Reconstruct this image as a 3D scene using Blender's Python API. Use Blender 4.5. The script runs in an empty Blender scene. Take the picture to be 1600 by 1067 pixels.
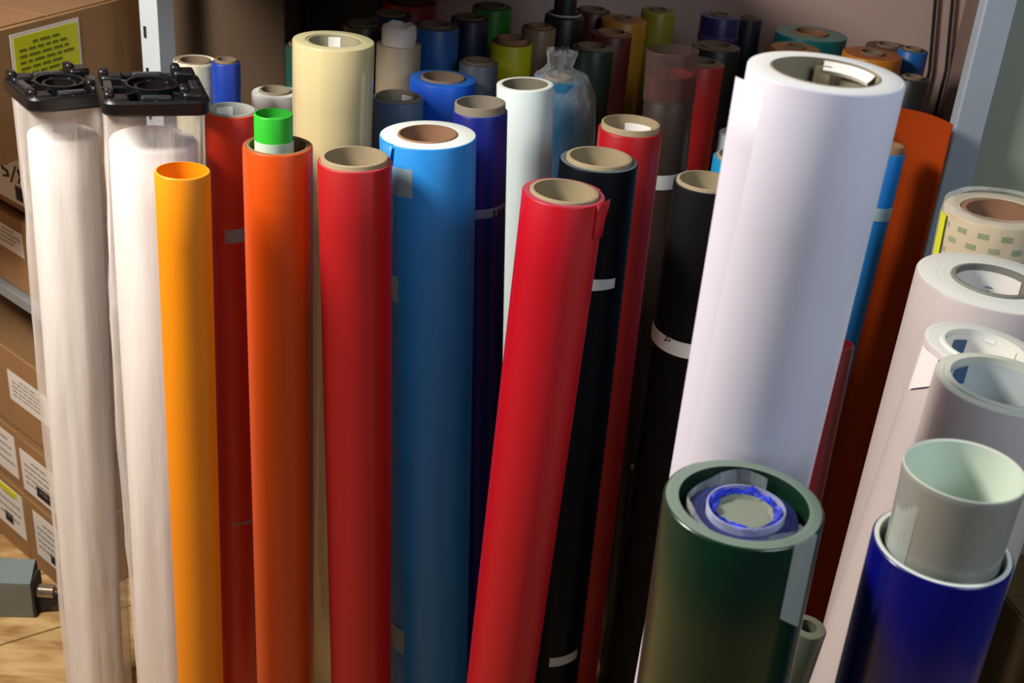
import bpy, math, random
from mathutils import Vector, Matrix
random.seed(7)
S = bpy.context.scene
COL = S.collection
R = math.radians
PI = math.pi

# ------------------------------------------------------------------ camera
F_PX = 1900.0
PITCH, ROLL = R(27.0), R(4.7)
CAM = Vector((0, 0, 1.73))
FW = Vector((0, math.cos(PITCH), -math.sin(PITCH)))
U0 = Vector((0, math.sin(PITCH), math.cos(PITCH)))
R0 = Vector((1, 0, 0))
UP = math.cos(ROLL) * U0 - math.sin(ROLL) * R0
RT = math.cos(ROLL) * R0 + math.sin(ROLL) * U0
cd = bpy.data.cameras.new('camera')
cd.sensor_width = 36.0
cd.lens = F_PX / 1600 * 36
cd.clip_start = 0.02
cam = bpy.data.objects.new('camera', cd)
COL.objects.link(cam)
m = Matrix((RT, UP, -FW)).transposed().to_4x4()
m.translation = CAM
cam.matrix_world = m
S.camera = cam
cd.dof.use_dof = True
cd.dof.focus_distance = 1.55
cd.dof.aperture_fstop = 11.0

# ------------------------------------------------------------------ light
S.view_settings.view_transform = 'Standard'
S.view_settings.look = 'None'
S.view_settings.exposure = 0.0
S.view_settings.gamma = 1.0
S.view_settings.use_curve_mapping = False
W = bpy.data.worlds.new('world')
S.world = W
W.use_nodes = True
W.node_tree.nodes['Background'].inputs[0].default_value = (0.75, 0.85, 1.0, 1)
W.node_tree.nodes['Background'].inputs[1].default_value = 0.05


def area(name, loc, target, sx, sy, power, color):
    l = bpy.data.lights.new(name, 'AREA')
    l.shape = 'RECTANGLE'
    l.size, l.size_y = sx, sy
    l.energy = power
    l.color = color
    o = bpy.data.objects.new(name, l)
    COL.objects.link(o)
    o.location = loc
    d = Vector(target) - Vector(loc)
    o.rotation_euler = d.to_track_quat('-Z', 'Y').to_euler()
    return o


area('ceiling_lamp', (-1.18, 0.95, 2.24), (-0.3, 1.6, 0.9), 0.42, 0.42, 51, (1.0, 0.91, 0.80))
area('window_light', (1.1, -0.05, 2.35), (0.45, 1.1, 1.0), 0.8, 0.6, 13, (0.82, 0.92, 1.0))


# ------------------------------------------------------------------ helpers
def ray(x, y):
    return FW * F_PX + RT * (x - 800) - UP * (y - 533.5)


def at_z(x, y, z):
    d = ray(x, y)
    return CAM + d * ((z - CAM.z) / d.z)


def at_y(x, y, Y):
    d = ray(x, y)
    return CAM + d * (Y / d.y)


def depth(p):
    return (p - CAM).dot(FW)


def empty(name, loc=(0, 0, 0), rot=None):
    o = bpy.data.objects.new(name, None)
    o.empty_display_size = 0.05
    COL.objects.link(o)
    o.location = loc
    if rot is not None:
        o.rotation_mode = 'QUATERNION'
        o.rotation_quaternion = rot
    return o


def tag(o, label, cat, group=None, kind=None):
    o['label'] = label
    o['category'] = cat
    if group:
        o['group'] = group
    if kind:
        o['kind'] = kind
    return o


class MB:
    """collects vertices and faces of ONE mesh object"""
    def __init__(s):
        s.v, s.f, s.mi = [], [], []

    def face(s, idx, mi=0):
        s.f.append(idx)
        s.mi.append(mi)

    def grid(s, rows, closed=True, mi=0, mis=None):
        """rows: list of lists of points; quads between neighbouring rows"""
        base = len(s.v)
        n = len(rows[0])
        for r in rows:
            s.v += [tuple(p) for p in r]
        for i in range(len(rows) - 1):
            k = mi if mis is None else mis[i]
            for j in range(n if closed else n - 1):
                a = base + i * n + j
                b = base + i * n + (j + 1) % n
                s.face((a, b, b + n, a + n), k)
        return base

    def box(s, x0, x1, y0, y1, z0, z1, mi=0, xf=None):
        b = len(s.v)
        for z in (z0, z1):
            for (x, y) in ((x0, y0), (x1, y0), (x1, y1), (x0, y1)):
                p = Vector((x, y, z))
                s.v.append(tuple(xf @ p if xf else p))
        for q in ((0, 3, 2, 1), (4, 5, 6, 7), (0, 1, 5, 4), (1, 2, 6, 5), (2, 3, 7, 6), (3, 0, 4, 7)):
            s.face(tuple(b + i for i in q), mi)

    def tube(s, pts, r, n=8, mi=0):
        rows = []
        for i, p in enumerate(pts):
            p = Vector(p)
            a = Vector(pts[max(i - 1, 0)])
            c = Vector(pts[min(i + 1, len(pts) - 1)])
            t = (c - a).normalized()
            u = t.cross(Vector((0.1, 0.2, 1))).normalized()
            w = t.cross(u)
            rows.append([p + (u * math.cos(2 * PI * k / n) + w * math.sin(2 * PI * k / n)) * r for k in range(n)])
        b = s.grid(rows, mi=mi)
        s.face(tuple(b + k for k in range(n)), mi)
        e = b + (len(rows) - 1) * n
        s.face(tuple(e + k for k in reversed(range(n))), mi)

    def build(s, name, mats, parent=None, bevel=0, smooth=True, angle=35):
        me = bpy.data.meshes.new(name)
        me.from_pydata(s.v, [], s.f)
        if not isinstance(mats, (list, tuple)):
            mats = [mats]
        for q in mats:
            me.materials.append(q)
        me.polygons.foreach_set('material_index', s.mi)
        me.validate()
        import bmesh
        bm = bmesh.new()
        bm.from_mesh(me)
        bmesh.ops.recalc_face_normals(bm, faces=bm.faces)
        bm.to_mesh(me)
        bm.free()
        if smooth:
            me.shade_smooth()
            me.set_sharp_from_angle(angle=R(angle))
        o = bpy.data.objects.new(name, me)
        COL.objects.link(o)
        if parent:
            o.parent = parent
        if bevel:
            b = o.modifiers.new('bevel', 'BEVEL')
            b.width = bevel
            b.segments = 2
            b.limit_method = 'ANGLE'
        return o


# ------------------------------------------------------------------ materials
MC = {}


def nodes(name):
    mt = bpy.data.materials.new(name)
    mt.use_nodes = True
    nt = mt.node_tree
    return mt, nt, nt.nodes['Principled BSDF']


def s2l(c):
    c = c / 255.0
    return c / 12.92 if c < 0.04045 else ((c + 0.055) / 1.055) ** 2.4


def rgb(*c):
    return tuple(s2l(v) for v in c) + (1.0,)


def plain(name, c, rough=0.5, metal=0.0, var=0.10, scale=9.0, bump=0.0, coat=0.0, spec=0.5):
    if name in MC:
        return MC[name]
    mt, nt, p = nodes(name)
    N = nt.nodes
    L = nt.links
    tc = N.new('ShaderNodeTexCoord')
    no = N.new('ShaderNodeTexNoise')
    no.inputs['Scale'].default_value = scale
    no.inputs['Detail'].default_value = 5
    L.new(tc.outputs['Object'], no.inputs['Vector'])
    mx = N.new('ShaderNodeMix')
    mx.data_type = 'RGBA'
    L.new(no.outputs['Fac'], mx.inputs['Factor'])
    mx.inputs['A'].default_value = tuple(v * (1 - var) for v in c[:3]) + (1,)
    mx.inputs['B'].default_value = tuple(min(1, v * (1 + var)) for v in c[:3]) + (1,)
    L.new(mx.outputs['Result'], p.inputs['Base Color'])
    mr = N.new('ShaderNodeMapRange')
    mr.inputs['To Min'].default_value = max(0, rough - 0.06)
    mr.inputs['To Max'].default_value = min(1, rough + 0.06)
    L.new(no.outputs['Fac'], mr.inputs['Value'])
    L.new(mr.outputs['Result'], p.inputs['Roughness'])
    p.inputs['Metallic'].default_value = metal
    p.inputs['Coat Weight'].default_value = coat
    p.inputs['Coat Roughness'].default_value = 0.15
    p.inputs['Specular IOR Level'].default_value = spec
    if bump:
        bp = N.new('ShaderNodeBump')
        bp.inputs['Strength'].default_value = bump
        bp.inputs['Distance'].default_value = 0.002
        L.new(no.outputs['Fac'], bp.inputs['Height'])
        L.new(bp.outputs['Normal'], p.inputs['Normal'])
    MC[name] = mt
    return mt


def wound(name, c, c2=None):
    """end face of a wound roll: fine concentric layers"""
    if name in MC:
        return MC[name]
    mt, nt, p = nodes(name)
    N = nt.nodes
    L = nt.links
    tc = N.new('ShaderNodeTexCoord')
    sp = N.new('ShaderNodeSeparateXYZ')
    L.new(tc.outputs['Object'], sp.inputs[0])
    cb = N.new('ShaderNodeCombineXYZ')
    L.new(sp.outputs[0], cb.inputs[0])
    L.new(sp.outputs[1], cb.inputs[1])
    ln = N.new('ShaderNodeVectorMath')
    ln.operation = 'LENGTH'
    L.new(cb.outputs[0], ln.inputs[0])
    no = N.new('ShaderNodeTexNoise')
    no.noise_dimensions = '1D'
    no.inputs['Scale'].default_value = 420
    no.inputs['Detail'].default_value = 2
    L.new(ln.outputs['Value'], no.inputs['W'])
    mx = N.new('ShaderNodeMix')
    mx.data_type = 'RGBA'
    L.new(no.outputs['Fac'], mx.inputs['Factor'])
    c2 = c2 or tuple(v * 0.72 for v in c[:3]) + (1,)
    mx.inputs['A'].default_value = c2
    mx.inputs['B'].default_value = c
    L.new(mx.outputs['Result'], p.inputs['Base Color'])
    p.inputs['Roughness'].default_value = 0.55
    bp = N.new('ShaderNodeBump')
    bp.inputs['Strength'].default_value = 0.25
    bp.inputs['Distance'].default_value = 0.001
    L.new(no.outputs['Fac'], bp.inputs['Height'])
    L.new(bp.outputs['Normal'], p.inputs['Normal'])
    MC[name] = mt
    return mt


def clear(name, tint, op, rough=0.12, bump=0.5, scale=30, ztex=0.25):
    """thin transparent plastic: creased, mostly see-through"""
    if name in MC:
        return MC[name]
    mt = bpy.data.materials.new(name)
    mt.use_nodes = True
    nt = mt.node_tree
    N = nt.nodes
    L = nt.links
    for n in list(N):
        if n.type != 'OUTPUT_MATERIAL':
            N.remove(n)
    out = N['Material Output']
    tr = N.new('ShaderNodeBsdfTransparent')
    pr = N.new('ShaderNodeBsdfPrincipled')
    pr.inputs['Base Color'].default_value = tint
    pr.inputs['Roughness'].default_value = rough
    tc = N.new('ShaderNodeTexCoord')
    mp = N.new('ShaderNodeMapping')
    mp.inputs['Scale'].default_value = (1, 1, ztex)
    no = N.new('ShaderNodeTexNoise')
    no.inputs['Scale'].default_value = scale
    no.inputs['Detail'].default_value = 6
    L.new(tc.outputs['Object'], mp.inputs[0])
    L.new(mp.outputs[0], no.inputs['Vector'])
    bp = N.new('ShaderNodeBump')
    bp.inputs['Strength'].default_value = bump
    bp.inputs['Distance'].default_value = 0.01
    L.new(no.outputs['Fac'], bp.inputs['Height'])
    L.new(bp.outputs['Normal'], pr.inputs['Normal'])
    lw = N.new('ShaderNodeLayerWeight')
    lw.inputs['Blend'].default_value = 0.25
    ad = N.new('ShaderNodeMath')
    ad.operation = 'MULTIPLY_ADD'
    L.new(lw.outputs['Facing'], ad.inputs[0])
    ad.inputs[1].default_value = 0.45
    mr = N.new('ShaderNodeMapRange')
    mr.inputs['From Min'].default_value = 0.35
    mr.inputs['From Max'].default_value = 0.7
    mr.inputs['To Min'].default_value = op * 0.5
    mr.inputs['To Max'].default_value = op * 1.5
    L.new(no.outputs['Fac'], mr.inputs['Value'])
    L.new(mr.outputs['Result'], ad.inputs[2])
    ms = N.new('ShaderNodeMixShader')
    L.new(ad.outputs[0], ms.inputs[0])
    L.new(tr.outputs[0], ms.inputs[1])
    L.new(pr.outputs[0], ms.inputs[2])
    L.new(ms.outputs[0], out.inputs[0])
    MC[name] = mt
    return mt


KRAFT = plain('core_board', rgb(154, 139, 110), 0.8, var=0.12, scale=40, bump=0.2)
KRAFT_D = plain('core_board_brown', rgb(140, 104, 78), 0.8, var=0.12, scale=40, bump=0.2)
CORE_W = plain('core_white', rgb(225, 228, 222), 0.5, var=0.04)
PAPER = plain('paper_label', rgb(232, 230, 226), 0.6, var=0.04)
TAPE_M = clear('matte_tape', (0.35, 0.50, 0.52, 1), 0.62, 0.4, 0.1, 20)
INK = plain('black_ink', (0.01, 0.01, 0.012, 1), 0.6)
CARD = plain('cardboard', rgb(158, 120, 78), 0.85, var=0.13, scale=14, bump=0.3)
CARD_D = plain('cardboard_edge', rgb(134, 100, 64), 0.85, var=0.12, scale=18, bump=0.3)
CLEAR = clear('clear_bag', (0.9, 0.88, 0.88, 1), 0.10, 0.14, 0.7, 26, 0.15)

N_SEG = 72


def ring(r, z, seam=None, step=0.0, wob=0.0, ph=0.0, n=N_SEG, z_w=0.0):
    pts = []
    for k in range(n):
        a = 2 * PI * k / n
        rr = r
        if seam is not None:
            t = ((a - seam) % (2 * PI)) / (2 * PI)
            rr += step * (1 - t) - step * 0.5
        if wob:
            rr += wob * (math.sin(2 * a + ph) + 0.5 * math.sin(3 * a - 1.7 * ph))
        pts.append((rr * math.cos(a), rr * math.sin(a), z + z_w * math.sin(a + ph)))
    return pts


def tube_mesh(ro, ri, h, seam=None, step=0.0, wob=0.0, bev=0.0012, z0=0.0, nz=14, dish=0.0):
    """hollow roll; slot 0 outer side, slot 1 end faces, slot 2 inner wall"""
    mb = MB()
    rows, mis = [], []

    def add(r, z, mi, so=True, w=1.0):
        rows.append(ring(r, z, seam if so else None, step if so else 0, wob * w, 3 * z + ro * 90))
        mis.append(mi)
    add(ri, z0, 1, False)
    add(ro - bev, z0, 0)
    for i in range(nz + 1):
        add(ro, z0 + bev + (h - 2 * bev) * i / nz, 0)
    add(ro - bev * 0.35, z0 + h - bev * 0.35, 0)
    add(ro - bev, z0 + h, 1)
    if dish:
        add((ro * 0.65 + ri * 0.35), z0 + h - dish * 0.3, 1, False)
        add((ro * 0.3 + ri * 0.7), z0 + h - dish, 1, False)
    add(ri, z0 + h - dish * 0.8, 2, False)
    for i in range(1, 5):
        add(ri, z0 + h * (1 - i / 5), 2, False)
    add(ri, z0, 2, False)
    mb.grid(rows, mis=mis[:-1])
    return mb


def patch_mesh(r, a0, a1, z0, z1, skew=0.0, n=12, th=0.0004, ragged=0.0, curve=0.0, taper=0.0):
    """curved strip on a roll; angles in degrees, 0 faces the viewer's side (-Y), positive right"""
    mb = MB()
    lo, hi = [], []
    for i in range(n + 1):
        t = i / n
        a = R(a0 + (a1 - a0) * t) - PI / 2
        dz = skew * (t - 0.5) - curve * (2 * t - 1) ** 2
        for lst, z, s in ((lo, z0 + taper * t, -1), (hi, z1, 1)):
            q = z + dz + (random.uniform(-ragged, ragged) if ragged else 0)
            lst.append((a, q))
    rows = []
    for rr in (r + th, r + th * 0.2):
        pass
    rows = [[(r * math.cos(a), r * math.sin(a), z) for a, z in lo],
            [((r + th) * math.cos(a), (r + th) * math.sin(a), z) for a, z in lo],
            [((r + th) * math.cos(a), (r + th) * math.sin(a), z) for a, z in hi],
            [(r * math.cos(a), r * math.sin(a), z) for a, z in hi]]
    mb.grid(rows, closed=False)
    return mb


ROLLS = []      # (name, top, base, radius) kept for spacing checks


class Roll:
    """frame of an upright roll: base on the floor, axis through the seen top"""
    def __init__(s, px, py, w, H, thru=None, dy=0.0, name='film_roll', z_base=0.0, top=None):
        T = at_z(px, py, H) if top is None else top
        s.r = 0.5 * w * depth(T) / F_PX
        B = Vector((T.x, T.y + dy, z_base))
        if thru:
            n = (T - CAM).cross(ray(*thru))
            B.x -= n.dot(B - CAM) / n.x
        ax = (T - B)
        s.L = ax.length
        s.T = T
        up = ax.normalized()
        tilt = math.sqrt(max(0, 1 - up.z ** 2))
        s.B = B + Vector((0, 0, s.r * tilt + 0.0005))
        s.up = up
        q = Vector((0, 0, 1)).rotation_difference(up)
        s.q = q
        s.H = s.L - (s.r * tilt + 0.0005) / up.z
        s.root = empty(name, s.B, q)
        ROLLS.append((s.root, T, B, s.r))

    def z_px(s, v, off=0):
        """local z of the near surface at image row v (along axis column)"""
        lo, hi = 0.0, s.H
        for _ in range(40):
            m_ = 0.5 * (lo + hi)
            p = s.B + s.up * m_ + Vector((0, -s.r, 0))
            d = p - CAM
            y = 533.5 - d.dot(UP) / d.dot(FW) * F_PX
            if y > v:
                lo = m_
            else:
                hi = m_
        return lo


GRP = 'film rolls standing upright on the floor'


def film_roll(px, py, w, H, col, end, label, core=0.0762, thru=None, dy=0.0, proud=0.004, rough=0.42,
              seam=200, step=0.0012, wob=0.0, core_mat=None, name='film_roll', cat='roll', cw=0.005,
              coat=0.0, dish=0.0, top=None, bev=0.0015, spec=0.5, group=GRP, z_base=0.0, inner=None, var=0.06):
    rl = Roll(px, py, w, H, thru, dy, name, z_base=z_base, top=top)
    key = '_'.join(label.split()[:5])
    fm = plain('film_' + key, col, rough, var=var, scale=6, coat=coat, spec=spec)
    em = wound('edge_' + key, end)
    ri = core / 2
    ro = rl.r
    if core_mat is not False and core:
        fr = ri + cw
        mb = tube_mesh(ro, min(fr, ro - 0.0012), rl.H, R(seam), step, wob, bev, dish=dish)
        mb.build('film', [fm, em, em], rl.root)
        cm = core_mat or KRAFT
        c = tube_mesh(fr - 0.0003, ri, rl.H + proud, None, 0, 0, 0.001)
        rl.core = c.build('core', [cm, cm, cm], rl.root)
    else:
        im = inner or fm
        mb = tube_mesh(ro, ri, rl.H, R(seam), step, wob, bev, dish=dish)
        mb.build('film', [fm, em, im], rl.root)
    rl.ri = ri
    tag(rl.root, label, cat, group)
    return rl


def tape(rl, v, hgt, a0, a1, mat=None, skew=0, name='tape', label=None, ragged=0.0, curve=0.0, taper=0.0, lift=0.0007):
    z = rl.z_px(v)
    o = patch_mesh(rl.r + lift, a0, a1, z - hgt / 2, z + hgt / 2, skew, ragged=ragged, curve=curve,
                   taper=taper, n=24).build(name, mat or TAPE_M, rl.root)
    if label:
        o['label'] = label
    return o


def core_label(rl, a0, a1, depth_in=0.05, mat=None, name='core_label', z_off=0.004, marks=None):
    """paper label glued inside the core; angles: 0 = far side of the core seen by the viewer, positive right"""
    mb = MB()
    r = rl.ri - 0.0008
    n = 10
    rows = []
    for z in (rl.H - z_off - depth_in, rl.H - z_off):
        rows.append([(r * math.sin(R(a0 + (a1 - a0) * i / n)), r * math.cos(R(a0 + (a1 - a0) * i / n)), z) for i in range(n + 1)])
    mb.grid(rows, closed=False)
    o = mb.build(name, mat or PAPER, rl.root)
    return o


# ------------------------------------------------------------------ the room
def structure(name, mb, mat, **k):
    o = mb.build(name, mat, **k)
    o['kind'] = 'structure'
    return o


def floor_mat():
    mt, nt, p = nodes('laminate')
    N = nt.nodes
    L = nt.links
    tc = N.new('ShaderNodeTexCoord')
    mp = N.new('ShaderNodeMapping')
    mp.inputs['Scale'].default_value = (2.0, 7.0, 1)
    mp.inputs['Rotation'].default_value = (0, 0, R(-35))
    L.new(tc.outputs['Object'], mp.inputs[0])
    no = N.new('ShaderNodeTexNoise')
    no.inputs['Scale'].default_value = 3.0
    no.inputs['Detail'].default_value = 8
    no.inputs['Distortion'].default_value = 1.6
    L.new(mp.outputs[0], no.inputs['Vector'])
    cr = N.new('ShaderNodeValToRGB')
    cr.color_ramp.elements[0].position = 0.32
    cr.color_ramp.elements[0].color = rgb(172, 130, 78)
    cr.color_ramp.elements[1].position = 0.68
    cr.color_ramp.elements[1].color = rgb(226, 194, 136)
    L.new(no.outputs['Fac'], cr.inputs[0])
    br = N.new('ShaderNodeTexBrick')
    br.inputs['Color1'].default_value = (1, 1, 1, 1)
    br.inputs['Color2'].default_value = (0.9, 0.9, 0.9, 1)
    br.inputs['Mortar'].default_value = (0.35, 0.3, 0.25, 1)
    br.inputs['Scale'].default_value = 1.0
    br.inputs['Mortar Size'].default_value = 0.003
    br.inputs['Brick Width'].default_value = 1.2
    br.inputs['Row Height'].default_value = 0.19
    mp2 = N.new('ShaderNodeMapping')
    mp2.inputs['Rotation'].default_value = (0, 0, R(-35))
    L.new(tc.outputs['Object'], mp2.inputs[0])
    L.new(mp2.outputs[0], br.inputs['Vector'])
    mx = N.new('ShaderNodeMix')
    mx.data_type = 'RGBA'
    mx.blend_type = 'MULTIPLY'
    mx.inputs['Factor'].default_value = 1
    L.new(cr.outputs[0], mx.inputs['A'])
    L.new(br.outputs['Color'], mx.inputs['B'])
    L.new(mx.outputs['Result'], p.inputs['Base Color'])
    p.inputs['Roughness'].default_value = 0.35
    return mt


mb = MB()
mb.box(-2.4, 2.0, -1.2, 3.0, -0.05, 0.0)
structure('floor', mb, floor_mat(), smooth=False)
WALLP = plain('wall_paint', rgb(190, 168, 164), 0.8, var=0.05, scale=3)
WALLG = plain('partition_paint', rgb(150, 160, 146), 0.7, var=0.04, scale=3)
mb = MB()
mb.box(-2.4, 1.06, 2.78, 2.88, 0, 2.7)
structure('wall_back', mb, WALLP, smooth=False)
mb = MB()
mb.box(-2.5, -2.4, -1.2, 2.88, 0, 2.7)
structure('wall_left', mb, WALLP, smooth=False)
mb = MB()
mb.box(at_y(1562, 0, 1.80).x + 0.008, 2.1, 1.8185, 1.88, 0, 2.7)
structure('wall_right', mb, WALLG, smooth=False)
mb = MB()
mb.box(0.94, 1.06, 1.881, 2.779, 0, 2.7)
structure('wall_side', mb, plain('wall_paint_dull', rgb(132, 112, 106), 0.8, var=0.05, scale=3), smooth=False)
mb = MB()
mb.box(-2.4, 2.1, -1.2, 2.88, 2.7, 2.78)
structure('ceiling', mb, plain('ceiling_paint', rgb(170, 168, 164), 0.8, var=0.03), smooth=False)

# ------------------------------------------------------------------ front and middle rolls
yellow = film_roll(285, 266, 85, 1.22, rgb(238, 142, 6), rgb(250, 176, 40),
                   'slim yellow-orange open tube standing before the right wrapped sleeve',
                   core=0.060, core_mat=False, thru=(314, 1067), seam=200, step=0.0005, rough=0.45)
orange = film_roll(434, 226, 108, 1.22, rgb(200, 72, 0), rgb(150, 92, 60),
                   'bright orange film roll with a green tube standing in its core',
                   core=0.074, thru=(446, 1067), proud=0.0, cw=0.003, core_mat=KRAFT_D)
vermil = film_roll(362, 172, 82, 1.19, rgb(214, 52, 20), rgb(196, 160, 128),
                   'vermilion film roll behind the yellow tube and the orange roll', core=0.062,
                   thru=(375, 1067), core_mat=plain('core_grey', rgb(160, 165, 158), 0.6), cw=0.004, proud=0.002)
tape(vermil, 368, 0.022, -5, 50, skew=0.004, taper=0.0)
tape(vermil, 818, 0.006, 0, 60, skew=0.003)
core_label(vermil, -60, -10, 0.02)
cream = film_roll(521, 63, 128, 1.27, rgb(206, 194, 148), rgb(206, 200, 158),
                  'tall glossy cream translucent film roll behind the orange and red rolls', core=0.0762,
                  thru=(507, 1067), proud=-0.001, rough=0.2, coat=0.6, seam=260, wob=0.0004,
                  core_mat=plain('core_dull', rgb(150, 146, 122), 0.7))
core_label(cream, -22, 8, 0.03)
red = film_roll(554, 251, 116, 1.215, rgb(166, 16, 24), rgb(192, 90, 90),
                'deep red film roll between the bright orange and sky blue rolls', thru=(564, 1067),
                proud=0.006, seam=300, rough=0.5)
blue = film_roll(668, 210, 152, 1.22, rgb(32, 140, 226), rgb(236, 246, 246),
                 'sky blue film roll with thick white wound end and brown core', thru=(669, 1067), proud=0.002,
                 seam=232, step=0.0022, core_mat=KRAFT_D, dish=0.0, cw=0.003, rough=0.5)
tape(blue, 289, 0.040, -55, -12)
tape(blue, 460, 0.040, -60, -32)
tape(blue, 1012, 0.05, -58, -30)
# loose corner of the sky blue film at its end seam
z = blue.H
mb = MB()
mb.grid([[((blue.r + o) * math.cos(R(a) - PI / 2), (blue.r + o) * math.sin(R(a) - PI / 2), zz) for a, o in
          ((-60, 0.0012), (-52, 0.002), (-44, 0.003), (-36 - k, 0.0045))] for k, zz in
         ((0, z - 0.001), (4, z - 0.02), (12, z - 0.045), (22, z - 0.08))], closed=False)
o = mb.build('flap', plain('film_flap_blue', rgb(44, 140, 220), 0.5), blue.root)
s_ = o.modifiers.new('thickness', 'SOLIDIFY')
s_.thickness = 0.0006
pink = film_roll(882, 301, 132, 1.22, rgb(178, 2, 28), rgb(176, 70, 92),
                 'crimson film roll leaning left right of the sky blue roll', thru=(783, 1067), proud=0.003,
                 seam=30, step=0.003, rough=0.42)
z = pink.H
mb = MB()
mb.grid([[((pink.r + o) * math.cos(R(a) - PI / 2), (pink.r + o) * math.sin(R(a) - PI / 2), zz) for a, o in
          ((50, 0.0005), (62, 0.0018), (74, 0.003), (84 - k, 0.0055 - k * 0.0002))] for k, zz in
         ((0, z + 0.001), (4, z - 0.012), (12, z - 0.028), (22, z - 0.045))], closed=False)
o = mb.build('flap', plain('film_flap_crimson', rgb(180, 8, 34), 0.45), pink.root)
s_ = o.modifiers.new('thickness', 'SOLIDIFY')
s_.thickness = 0.0006
navy = film_roll(750, 172, 86, 1.22, rgb(4, 22, 118), rgb(90, 100, 180),
                 'dark royal blue roll with grey tape band behind the sky blue roll', core=0.068, thru=(742, 1067),
                 proud=0.012, cw=0.0035, seam=190, core_mat=plain('core_cool', rgb(124, 116, 102), 0.8))
tape(navy, 335, 0.014, -75, 75, mat=plain('grey_masking_tape', rgb(128, 140, 170), 0.6), skew=0.008)
for k, (a, b) in enumerate(((34, 38), (44, 52), (56, 66))):
    tape(navy, 335, 0.009, a, b, mat=INK, skew=0.001, name='marking', lift=0.0016)
white2 = film_roll(820, 131, 90, 1.22, rgb(214, 232, 236), rgb(244, 250, 244),
                   'slim bluish white film roll between the royal blue and teal bagged rolls', core=0.07,
                   thru=(808, 1067), proud=0.0, cw=0.002, core_mat=plain('core_dark', rgb(110, 105, 92), 0.8))
dark = film_roll(936, 250, 124, 1.22, rgb(6, 10, 17), rgb(90, 104, 112),
                 'blue-black film roll with torn cardboard core behind the crimson roll', thru=(852, 1067), core=0.078,
                 proud=0.005, seam=70, spec=0.1)
tape(dark, 446, 0.018, -10, 42, mat=plain('grey_paper_tape', rgb(170, 176, 178), 0.6), taper=0.004, skew=-0.002)
tape(dark, 1033, 0.018, 0, 55, mat=plain('grey_paper_tape', (0, 0, 0, 1)), skew=0.004)
red3 = film_roll(985, 200, 101, 1.22, rgb(160, 2, 16), rgb(160, 70, 60),
                 'bright red film roll with white label in its core behind the blue-black roll', core=0.079,
                 thru=(890, 1067), proud=0.008, cw=0.003)
core_label(red3, -8, 55, 0.05)
tape(red3, 372, 0.05, 88, 96, mat=CLEAR)
brown = film_roll(1045, 150, 78, 1.22, rgb(46, 34, 30), rgb(120, 70, 60),
                  'dark brown film roll with red liner ring at top and paper tape band', core=0.068, thru=(965, 1067),
                  proud=0.0, cw=0.002, core_mat=KRAFT_D)
# the red inner ring and clear cuff that stick out of the brown roll
c_ = tube_mesh(brown.r * 0.955, brown.r * 0.92, 0.040, z0=brown.H - 0.004)
c_.build('red_liner', [plain('liner_red', rgb(150, 48, 42), 0.45)] * 3, brown.root)
c_ = tube_mesh(brown.r * 1.02, brown.r * 0.99, 0.080, z0=brown.H - 0.006, wob=0.0007)
c_.build('clear_cuff', [clear('smoky_cuff', (0.08, 0.05, 0.045, 1), 0.42, 0.2, 0.4)] * 3, brown.root)
tape(brown, 285, 0.024, -45, 75, mat=plain('grey_paper_tape', (0, 0, 0, 1)), skew=0.006)
black = film_roll(1104, 286, 104, 1.22, rgb(15, 15, 17), rgb(60, 58, 60),
                  'matte black film roll with white paper band left of the tall white roll', core=0.070,
                  thru=(985, 1067), proud=0.004, cw=0.004, rough=0.65, spec=0.1)
tape(black, 548, 0.022, -92, 90, mat=PAPER, name='paper_band', curve=0.0, skew=-0.018)
zz = black.z_px(524)
mb = MB()
for (a, dz, hh, ww) in ((-38, 0.004, 0.009, 2), (-42, 0.001, 0.002, 6), (-36, 0.008, 0.002, 7), (-34, 0.003, 0.002, 5)):
    mb2 = patch_mesh(black.r + 0.0015, a, a + ww, zz - 0.016 + dz, zz - 0.016 + dz + hh, n=3)
    b_ = len(mb.v)
    mb.v += mb2.v
    for f in mb2.f:
        mb.face(tuple(i + b_ for i in f))
mb.build('handwriting', INK, black.root)
mb = MB()   # small grey sticker low on the black roll's left neighbour
tape(brown, 730, 0.012, -20, 40, mat=plain('grey_paper_tape', (0, 0, 0, 1)))

# tall white roll with a loose outer turn
tall = film_roll(1290, 112, 246, 1.52, rgb(212, 212, 232), rgb(240, 244, 246),
                 'very tall wide white film roll with loose edge in the right foreground', thru=(1158, 740), core=0.078,
                 proud=0.0005, seam=200, step=0.0016, rough=0.45, cw=0.0012, dy=0.02,
                 core_mat=plain('core_olive', rgb(132, 124, 104), 0.8))
r = tall.r
zt = tall.H
rows = []
NA = 18
for i in range(25):
    t = i / 24
    zz = (zt - 0.010) * (1 - t) + 0.40 * t
    row = []
    reach = 0.0046 * max(0, 1 - 2.2 * t) ** 1.1 + 0.0014
    for k in range(NA + 1):
        u = k / NA
        a = R(-25 - 66 * u) - PI / 2
        o = -0.0012 + (reach + 0.0016) * u ** 2.0
        row.append(((r + o) * math.cos(a), (r + o) * math.sin(a), zz + 0.010 * u * (1 - u) * (1 - t)))
    rows.append(row)
mb = MB()
mb.grid(rows, closed=False)
o = mb.build('loose_turn', plain('film_very_tall_wide_white_film', (0, 0, 0, 1)), tall.root)
s_ = o.modifiers.new('thickness', 'SOLIDIFY')
s_.thickness = 0.0005
s_.offset = 0
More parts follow.
